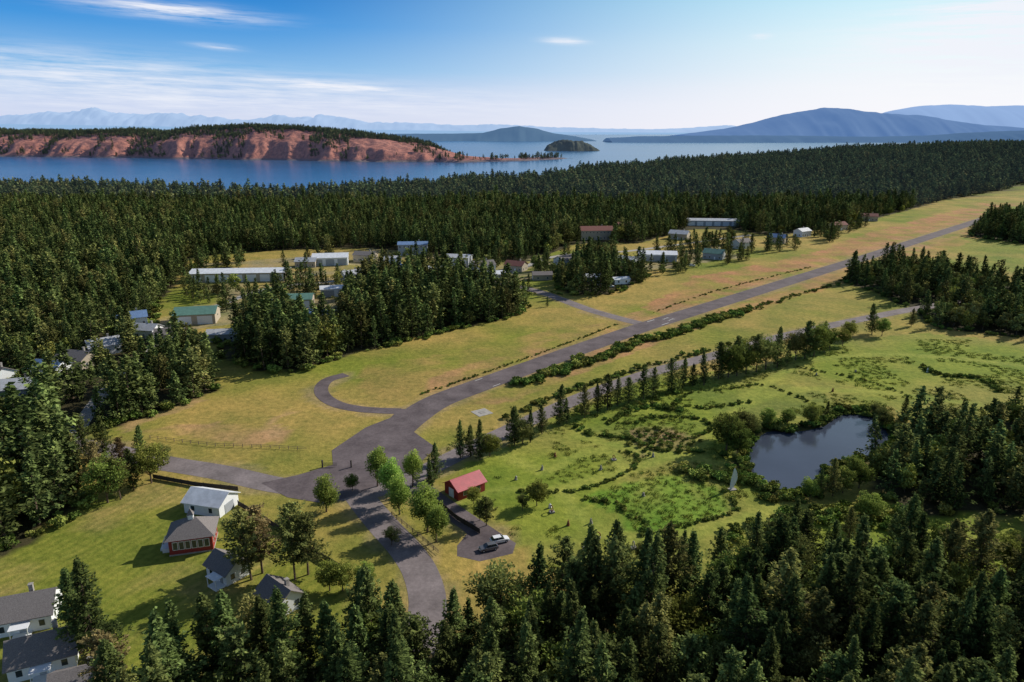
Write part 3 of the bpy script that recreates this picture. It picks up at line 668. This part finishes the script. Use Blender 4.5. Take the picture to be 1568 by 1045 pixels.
# red schoolhouse with steep hip roof and bell turret
x,y=G(298,834);e=empty('red_schoolhouse',x,y,rad(15));b=MB();b.box(0,0,2,9,7.5,4);b.box(0,0,.15,9.2,7.7,.3,1);b.obj('walls',[M['red'],M['concrete']],e)
b=MB();o=.7;zb=3.95;zt=7.0;A=[(-4.5-o,-3.75-o,zb),(4.5+o,-3.75-o,zb),(4.5+o,3.75+o,zb),(-4.5-o,3.75+o,zb)];T=[(-1.0,0,zt),(1.0,0,zt)]
b.poly([A[0],A[1],T[1],T[0]]);b.poly([A[1],A[2],T[1]]);b.poly([A[2],A[3],T[0],T[1]]);b.poly([A[3],A[0],T[0]]);b.poly(A[::-1]);b.obj('roof',[M['grayroof']],e)
b=MB();b.box(0,0,7.0,1.1,1.1,1.2);b.box(0,0,7.66,1.35,1.35,.12)
for k in range(4):
    c=[(-.7,-.7),(.7,-.7),(.7,.7),(-.7,.7)];b.poly([(*c[k],7.73),(*c[(k+1)%4],7.73),(0,0,9.2)],1)
b.tube((0,0,9.0),(0,0,9.8),.05,.03,5);b.obj('bell_turret',[M['white'],M['grayroof']],e)
fr=MB();gl=MB()
for cx in(-3.2,-1.9,-.6,.7,2.0,3.3):
    fr.box(cx,-3.775,2.3,1.15,.05,2.0);gl.box(cx,-3.79,2.3,.9,.06,1.75);fr.box(cx,3.775,2.3,1.15,.05,2.0);gl.box(cx,3.79,2.3,.9,.06,1.75)
for cy in(-2,0,2):
    fr.box(4.525,cy,2.3,.05,1.15,2);gl.box(4.54,cy,2.3,.06,.9,1.75)
fr.obj('window_frames',[M['white']],e);gl.obj('window_glass',[M['glass']],e)
b=MB();b.box(-5.4,0,.5,1.8,4,1.0);b.box(-6.6,0,.25,.6,2,.5)
for s in(-1.9,0,1.9): b.box(-6.2,s,1.5,.1,.1,1.1)
b.box(-6.2,0,2.05,.12,4,.1);b.obj('entry_deck',[M['white']],e)
# ---------- cars
def car(px,py,rot,paint,n='parked_car'):
    x,y=G(px,py);b=MB()
    sec=[(-2.2,.45,.75,.78),(-2.1,.3,.92,.86),(-1.2,.28,.98,.9),(0.9,.28,.98,.9),(1.9,.3,.82,.86),(2.2,.42,.62,.76)]
    R=[[(a,-w,z0),(a,w,z0),(a,w*1.0,z1-.08),(a,w*.92,z1),(a,-w*.92,z1),(a,-w,z1-.08)] for a,z0,z1,w in sec]
    for i in range(5):
        for k in range(6): b.poly([R[i][k],R[i][(k+1)%6],R[i+1][(k+1)%6],R[i+1][k]])
    b.poly(R[0][::-1]);b.poly(R[-1])
    lo=[(-1.95,-.8,.97),(1.0,-.8,.97),(1.0,.8,.97),(-1.95,.8,.97)];hi=[(-1.5,-.64,1.46),(.25,-.64,1.46),(.25,.64,1.46),(-1.5,.64,1.46)]
    for k in range(4): b.poly([lo[k],lo[(k+1)%4],hi[(k+1)%4],hi[k]],1)
    b.box(-.62,0,1.475,1.8,1.3,.04,0)
    for s in(-1,1):
        for a in(-1.4,1.35): b.tube((a,s*.72,.33),(a,s*.93,.33),.33,.33,14,2,True);b.tube((a,s*.931,.33),(a,s*.94,.33),.18,.18,10,3,True)
        b.box(-.45,s*.73,1.2,.08,.06,.5,0);b.box(.75,s*.98,1.02,.14,.16,.1,0)
        b.box(2.19,s*.55,.66,.06,.3,.12,3);b.box(-2.19,s*.6,.74,.06,.25,.14,4)
    o=b.obj(n,[M[paint],M['glass'],M['tyre'],M['lightgrayroof'],M['carred']]);o.location=(x,y,.05);o.rotation_euler=(0,0,rad(rot))
for c in [(765,830,20,'carwhite'),(748,842,200,'cargray'),(900,848,95,'carwhite'),
 (480,423,10,'carwhite'),(445,443,80,'cargray'),(530,417,0,'carwhite'),(575,412,30,'carred'),(935,440,0,'carwhite'),(920,438,10,'carwhite'),(985,415,20,'carblue'),(1060,408,0,'carwhite'),
 (270,500,0,'carwhite'),(255,530,30,'carwhite'),(235,518,60,'cargray'),(60,600,60,'carwhite'),(880,436,15,'carwhite'),(400,450,15,'carwhite'),(415,446,15,'carblue')]: car(*c)
# ---------- fences
def fence(pl,mat,h=1.2,step=2.5,rails=(.45,.85,1.15),name='rail_fence',solid=False):
    pl=P(pl);b=MB()
    for i in range(len(pl)-1):
        a=np.array(pl[i]);c=np.array(pl[i+1]);l=np.linalg.norm(c-a);an=math.atan2(*(c-a)[::-1]);n=max(1,round(l/step))
        for k in range(n): p=a+(c-a)*k/n;b.box(p[0],p[1],h/2,.14,.14,h,0,an)
        m_=(a+c)/2
        if solid: b.box(m_[0],m_[1],h*.48,l,.06,h*.86,0,an)
        else:
            for z in rails: b.box(m_[0],m_[1],z,l,.05,.08,0,an)
    b.obj(name,[mat])
fence([(230,672),(330,684),(400,686),(470,690)],M['wood'],1.1,3,(.5,1.0))
fence([(235,733),(300,745),(365,752)],M['darkwood'],1.4,2.5,name='board_fence',solid=True)
fence([(365,775),(400,795),(440,822),(480,848),(520,872)],M['darkwood'],1.6,2.5,name='board_fence',solid=True)
fence([(600,790),(640,822),(672,850)],M['wood'],1.1)
fence([(668,770),(700,797),(735,818)],M['darkwood'],1.5,2.5,name='board_fence',solid=True)
b=MB();g0=G(516,716);
for dx in(-4,4): b.box(g0[0]+dx,g0[1],1,.35,.35,2);b.box(g0[0]+dx,g0[1],2.05,.5,.5,.12)
for z in(.4,.8,1.2): b.box(g0[0]-1.9,g0[1]+.3,z,3.8,.08,.1);
b.obj('entrance_gate',[M['darkwood']])
# ---------- sculptures
x,y=G(1121,750);b=MB();n=14
def sect(t):
    w=1.3*math.sin(math.pi*min(1,t*.9+.08))**.8+.05;cx=.9*math.sin(t*2.2)-.4
    return (cx-w/2,.25*math.sin(3*t),6*t),(cx+w/2,-.25*math.sin(3*t),6*t)
for i in range(n):
    a0,a1=sect(i/n);c0_,c1_=sect((i+1)/n)
    b.poly([a0,a1,c1_,c0_]);b.poly([(p[0],p[1]+.12,p[2]) for p in (a0,c0_,c1_,a1)])
    b.poly([a1,(a1[0],a1[1]+.12,a1[2]),(c1_[0],c1_[1]+.12,c1_[2]),c1_]);b.poly([a0,c0_,(c0_[0],c0_[1]+.12,c0_[2]),(a0[0],a0[1]+.12,a0[2])])
b.box(0,0,.1,2,1.4,.25,1);o=b.obj('white_sail_sculpture',[M['white'],M['stone']]);o.location=(x,y,0);o.rotation_euler=(0,0,.3)
def ringsc(px,py,mat,r=1.2):
    x,y=G(px,py);b=MB();b.box(0,0,.2,1.2,1.2,.4,1);n=16
    for k in range(n):
        a=2*math.pi*k/n;c=2*math.pi*(k+1)/n;b.tube((r*math.cos(a),0,r+.45+r*math.sin(a)),(r*math.cos(c),0,r+.45+r*math.sin(c)),.12,.12,6)
    o=b.obj('ring_sculpture',[mat,M['stone']]);o.location=(x,y,0);o.rotation_euler=(0,0,rng.uniform(0,3))
def stack(px,py,mat,n=4):
    x,y=G(px,py);b=MB();z=0
    for k in range(n):
        h=rng.uniform(.25,.45);w=.9-k*.16;b.tube((rng.normal(0,.06),0,z),(rng.normal(0,.06),0,z+h),w*.5,w*.42,8,0,True);z+=h
    b.tube((0,0,z),(0,0,z+.4),.05,.03,5);o=b.obj('stone_stack_sculpture',[mat]);o.location=(x,y,0)
for s_ in [(845,785,'rust'),(915,825,'rust'),(970,840,'stone'),(940,705,'rust')]: ringsc(s_[0],s_[1],M[s_[2]],rng.uniform(.5,.8))
for s_ in [(842,778,'white'),(905,802,'stone'),(870,805,'rust'),(985,760,'stone'),(920,720,'stone'),(850,700,'rust'),(830,720,'stone'),(1000,700,'stone'),(1250,575,'stone'),(1310,570,'stone'),(1275,600,'rust'),(1420,570,'white'),(790,735,'stone'),(960,845,'rust')]: stack(s_[0],s_[1],M[s_[2]],int(rng.integers(3,5)))
# ---------- island across the channel
def sea_at(l): return [G(px,py,SEA) for px,py in l]
shore=sea_at([(-500,236),(-200,238),(0,240.5),(200,243),(400,246),(560,249),(700,249.5),(800,247),(868,243.5)])
sx=[p[0] for p in shore];sy=[p[1] for p in shore]
hx=[G(px,245,SEA)[0]*k for px,k in((-500,1.2),(-200,1.15),(0,1.1),(200,1.05),(300,1.02),(400,1),(500,1),(560,1),(610,1),(660,1),(710,1),(770,1),(840,1),(866,1),(872,1))]
hh=[100,98,92,96,112,112,94,76,60,40,18,9,7,3,0]
us=np.linspace(sx[0],sx[-1]+30,520);vs=np.concatenate([np.linspace(-40,300,56),np.linspace(320,1100,24)])
U,Vv=np.meshgrid(us,vs);H=np.interp(U,hx,hh)*(.88+.24*fbm(U/220,Vv*0,41,3));wd=np.clip(H/60,.12,1)
gul=1-np.abs(2*fbm(U/110+Vv/500,Vv/700,31,4)-1)*2.2;gul=np.clip(gul,0,1)
d=(Vv-30*(fbm(U/70,Vv*0,35)-.5)*2+ -gul*60*ss(Vv/90)*(1-ss((Vv-260)/150)))/wd
hp=.6*ss(d/125)+.4*ss((d-50)/320);hp=hp*(1-.9*ss((d-520)/500))
Zi=SEA-6+(H+6)*hp+(fbm(U/35,Vv/35,33)-.5)*15*ss(d/60)*np.clip(H/60,0,1)
Yi=np.interp(U,sx,sy)+Vv
co=np.stack([U.ravel(),Yi.ravel(),Zi.ravel()],1);ny,nx=U.shape
idx=np.arange(nx*ny).reshape(ny,nx);q=np.stack([idx[:-1,:-1],idx[:-1,1:],idx[1:,1:],idx[1:,:-1]],-1).reshape(-1,4)
me=bpy.data.meshes.new('grassy_island');me.from_pydata(co.tolist(),[],q.tolist());me.polygons.foreach_set('use_smooth',[True]*len(q))
m,nt=newmat('dry_grass_bluff_glow');tc=nd(nt,'ShaderNodeTexCoord').outputs['Object'];f=noise(nt,tc,.012,6,.7);g=noise(nt,tc,.06,6,.75)
c=ramp(nt,f,[(.3,(.22,.14,.09)),(.42,(.38,.155,.105)),(.7,(.44,.205,.15))]);c=mixc(nt,1,c,ramp(nt,g,[(.36,(.42,.46,.5)),(.6,(1.15,1.1,1.08))]),'MULTIPLY')
sz=nd(nt,'ShaderNodeSeparateXYZ');nt.links.new(tc,sz.inputs[0]);mr=nd(nt,'ShaderNodeMapRange');mr.inputs[1].default_value=SEA+3;mr.inputs[2].default_value=SEA+9;nt.links.new(sz.outputs[2],mr.inputs[0])
c=mixc(nt,mr.outputs[0],(.14,.115,.115),c);finish(nt,c,.95,g,.9,5,.1,0,1,(.02,.02,.038));nosample(m)  # faint bluish airlight added to the bluff as emission
me.materials.append(m);scn.collection.objects.link(bpy.data.objects.new('grassy_island',me))
def isl(u,v): # height lookup
    i=np.clip(np.searchsorted(us,u),1,len(us)-1);j=np.clip(np.searchsorted(vs,v),1,len(vs)-1);return Zi[j,i],Yi[j,i]-vs[j]+v,gul[j,i]
u=rng.uniform(us[0],us[-1],26000);v=rng.uniform(0,600,26000);zt,yt,gg=isl(u,v);Hh=np.interp(u,hx,hh)
den=ss((v-210-150*(fbm(u/140,v/140,51)-.5)*2-90*(fbm(u/400,0*v,52)-.3)*3)/90)*(Hh>20)
den=np.maximum(den,.45*(fbm(u/60,v/60,57)>.64)*(v>40)*(v<200));den=np.maximum(den,.6*(gg>.82)*(v>15));den=np.maximum(den,.6*(Hh<22)*(fbm(u/50,v/50,58)>.5)*(v<80)*(v>12))
k=(rng.random(len(u))<den)&(zt>SEA+3);n=k.sum();s=rng.uniform(.4,1.15,n)
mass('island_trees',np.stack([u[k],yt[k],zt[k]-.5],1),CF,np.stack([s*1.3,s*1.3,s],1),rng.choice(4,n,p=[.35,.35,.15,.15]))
# ---------- distant hills
def haze_glow(name,c,ec,var=.15,sc=.001):  # aerial haze put into the bluish base colour and a constant emission
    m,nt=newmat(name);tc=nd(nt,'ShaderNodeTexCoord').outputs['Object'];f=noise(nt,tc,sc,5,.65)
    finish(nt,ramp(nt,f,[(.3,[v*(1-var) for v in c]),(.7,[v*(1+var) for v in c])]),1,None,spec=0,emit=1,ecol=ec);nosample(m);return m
def hills(name,dist,prof,depth,mat,seed,rough=.1,n=300):
    pxs=np.linspace(prof[0][0],prof[-1][0],n);pys=np.interp(pxs,[p[0] for p in prof],[p[1] for p in prof])
    el=[]
    for a_,b_ in zip(pxs,pys):
        bb=-(b_-522.5)/F;dy=math.cos(PITCH)+bb*math.sin(PITCH);dz=-math.sin(PITCH)+bb*math.cos(PITCH);el.append((CH+dist*dz/dy,(a_-784)/F*dist/dy))
    el=np.array(el);rows=np.linspace(-1,1,25);co=[]
    jag=1+rough*.5*(fbm(el[:,1]/(depth*.12),0*el[:,1],seed+7,4)-.5)
    for r in rows:
        prf=(1-r*r)**1.3
        h=(el[:,0]-SEA)*prf*jag*(1+rough*(fbm(el[:,1]/(depth*.25),r*4+el[:,1]*0,seed,5)-.5)*4*(.25+abs(r)))
        co.append(np.stack([el[:,1],np.full(n,dist+r*depth)+(fbm(el[:,1]/(depth*.5),0*el[:,1],seed+3)-.5)*depth*.6*(-1 if r<0 else 1)*abs(r),SEA-5+h+(0 if abs(r)<.99 else -5)],1))
    co=np.concatenate(co);idx=np.arange(n*25).reshape(25,n);q=np.stack([idx[:-1,:-1],idx[:-1,1:],idx[1:,1:],idx[1:,:-1]],-1).reshape(-1,4)
    me=bpy.data.meshes.new(name);me.from_pydata(co.tolist(),[],q.tolist());me.polygons.foreach_set('use_smooth',[True]*len(q));me.materials.append(mat)
    scn.collection.objects.link(bpy.data.objects.new(name,me))
hills('wooded_islet',4150,[(832,231),(838,222),(848,216),(870,213),(890,215),(905,221),(916,228),(920,232)],130,haze_glow('islet_woods_hazed',(.06,.065,.05),(.02,.03,.045),.6,.02),5,.25)
hills('distant_island',8500,[(440,207),(480,205),(560,205),(640,204),(700,204.5),(740,203),(768,196),(795,192.5),(822,197),(850,204),(880,208),(905,213)],600,haze_glow('distant_island_woods_hazed',(.04,.06,.07),(.06,.125,.24)),6)
hills('low_headland',7400,[(930,211),(980,208),(1080,207),(1200,207),(1330,209),(1420,207),(1480,203),(1568,199),(1700,195),(1900,200)],500,haze_glow('headland_woods_hazed',(.04,.06,.08),(.06,.125,.25)),8)
hills('mountain_island',10500,[(1040,206),(1085,200),(1130,193),(1160,187),(1200,176),(1225,171),(1262,165),(1300,167),(1340,173),(1400,176),(1450,184),(1500,191),(1568,196),(1700,200)],1200,haze_glow('mountain_woods_hazed',(.06,.08,.10),(.085,.17,.37)),9,.10)
hills('distant_mountains',17000,[(1330,190),(1365,170),(1400,163),(1450,160),(1510,163),(1568,162),(1640,165),(1800,175)],1800,haze_glow('hazy_mountain',(.05,.07,.10),(.26,.39,.65)),10,.05)
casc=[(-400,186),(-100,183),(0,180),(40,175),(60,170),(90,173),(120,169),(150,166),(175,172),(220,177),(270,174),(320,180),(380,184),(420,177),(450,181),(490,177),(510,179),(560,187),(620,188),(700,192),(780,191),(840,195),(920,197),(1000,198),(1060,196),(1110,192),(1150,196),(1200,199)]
hills('hazy_mountain_range',45000,casc,2500,haze_glow('hazy_range',(.08,.09,.10),(.34,.48,.72),.3,.0004),12,.25,900)
hills('hazy_coastline',24000,[(-500,190),(0,190),(200,193),(400,196),(600,199),(800,202),(1000,203),(1200,204)],1500,haze_glow('hazy_coast',(.06,.08,.10),(.25,.41,.64)),14,.05)
# ---------- sky
AZ=rad(57);EL=rad(31);ST=.09
wd=bpy.data.worlds.new('World');scn.world=wd;wd.use_nodes=True;nt=wd.node_tree;nt.nodes.clear()
sk=nd(nt,'ShaderNodeTexSky',sky_type='NISHITA',sun_disc=False,sun_elevation=EL,sun_rotation=AZ,altitude=0,air_density=1.0,dust_density=.6)
tc=nd(nt,'ShaderNodeTexCoord').outputs['Generated'];sep=nd(nt,'ShaderNodeSeparateXYZ');nt.links.new(tc,sep.inputs[0])
def mth(op,a,b=None,c=None):
    n=nd(nt,'ShaderNodeMath',operation=op)
    for i,v in enumerate((a,b,c)):
        if v is None: continue
        if isinstance(v,(int,float)): n.inputs[i].default_value=v
        else: nt.links.new(v,n.inputs[i])
    return n.outputs[0]
def mrange(v,a,b,c=0,d=1,sm=False):
    n=nd(nt,'ShaderNodeMapRange');n.inputs[1].default_value=a;n.inputs[2].default_value=b;n.inputs[3].default_value=c;n.inputs[4].default_value=d
    if sm: n.interpolation_type='SMOOTHSTEP'
    nt.links.new(v,n.inputs[0]);return n.outputs[0]
az=mth('ARCTAN2',sep.outputs[0],sep.outputs[1]);el=mth('ARCSINE',sep.outputs[2])
cb=nd(nt,'ShaderNodeCombineXYZ');nt.links.new(mth('MULTIPLY',az,10),cb.inputs[0]);nt.links.new(mth('MULTIPLY',mth('ADD',el,mth('MULTIPLY',az,.03)),140),cb.inputs[1])
n1=noise(nt,cb.outputs[0],1.0,5,.66)
def dirae(px,py):
    a=(px-784)/F;b=-(py-522.5)/F;v=Vector((a,math.cos(PITCH)+b*math.sin(PITCH),-math.sin(PITCH)+b*math.cos(PITCH))).normalized()
    return math.atan2(v.x,v.y),math.asin(v.z)
def blob(px,py,wx,wy,sl=0,amp=1):
    a0,e0=dirae(px,py);da=mth('SUBTRACT',az,a0);de=mth('SUBTRACT',mth('SUBTRACT',el,e0),mth('MULTIPLY',da,sl))
    q=mth('ADD',mth('POWER',mth('DIVIDE',da,wx/F),2),mth('POWER',mth('DIVIDE',de,wy/F),2))
    return mth('MULTIPLY',mth('EXPONENT',mth('MULTIPLY',q,-1)),amp)
tot_=None
for bl in [(265,17,95,9,-.04,1.3),(60,100,260,20,-.04,.7),(332,72,26,3,-.06,1.1),(865,63,26,4,-.05,1.2),(1165,56,12,3,0,1.0),(520,132,90,6,-.06,1.0),(300,150,480,22,-.02,.75),(1560,60,160,45,.05,2.0),(1540,8,60,8,0,1.4)]:
    v=blob(*bl);tot_=v if tot_ is None else mth('ADD',tot_,v)
cm=mth('MINIMUM',mth('MULTIPLY',tot_,mrange(n1,.32,.66)),.92)
e01=mrange(el,0,rad(10))
left=ramp(nt,e01,[(0,(.68,.72,.87)),(.18,(.58,.67,.88)),(.42,(.24,.50,.82)),(.72,(.06,.31,.73)),(1,(.018,.20,.60))])
right=ramp(nt,e01,[(0,(.96,.94,.98)),(.3,(.93,.95,.98)),(.6,(.78,.94,.98)),(1,(.50,.84,.97))])
band=mixc(nt,mrange(az,rad(-20),rad(31),0,1,True),left,right)
band=mixc(nt,1.0,band,(1/ST,1/ST,1/ST),'MULTIPLY')
skc=mixc(nt,mrange(el,rad(10),rad(26),1,0,True),sk.outputs[0],band)
skc=mixc(nt,cm,skc,(.88/ST,.90/ST,.97/ST))
bg=nd(nt,'ShaderNodeBackground');bg.inputs[1].default_value=ST;nt.links.new(skc,bg.inputs[0])
wo=nd(nt,'ShaderNodeOutputWorld');nt.links.new(bg.outputs[0],wo.inputs[0])
sun=bpy.data.lights.new('sun','SUN');sun.energy=5.0;sun.angle=rad(.5);sun.color=(1,.94,.83)
so=bpy.data.objects.new('sun',sun);scn.collection.objects.link(so)
so.rotation_euler=(-Vector((math.sin(AZ)*math.cos(EL),math.cos(AZ)*math.cos(EL),math.sin(EL)))).to_track_quat('-Z','Y').to_euler()
cam=bpy.data.cameras.new('camera');cam.lens=36*F/1568;cam.sensor_width=36;cam.clip_start=1;cam.clip_end=200000
cobj=bpy.data.objects.new('camera',cam);scn.collection.objects.link(cobj);cobj.location=(0,0,CH);cobj.rotation_euler=(math.pi/2-PITCH,0,0);scn.camera=cobj
scn.view_settings.view_transform='Standard';scn.view_settings.look='None';scn.view_settings.exposure=0
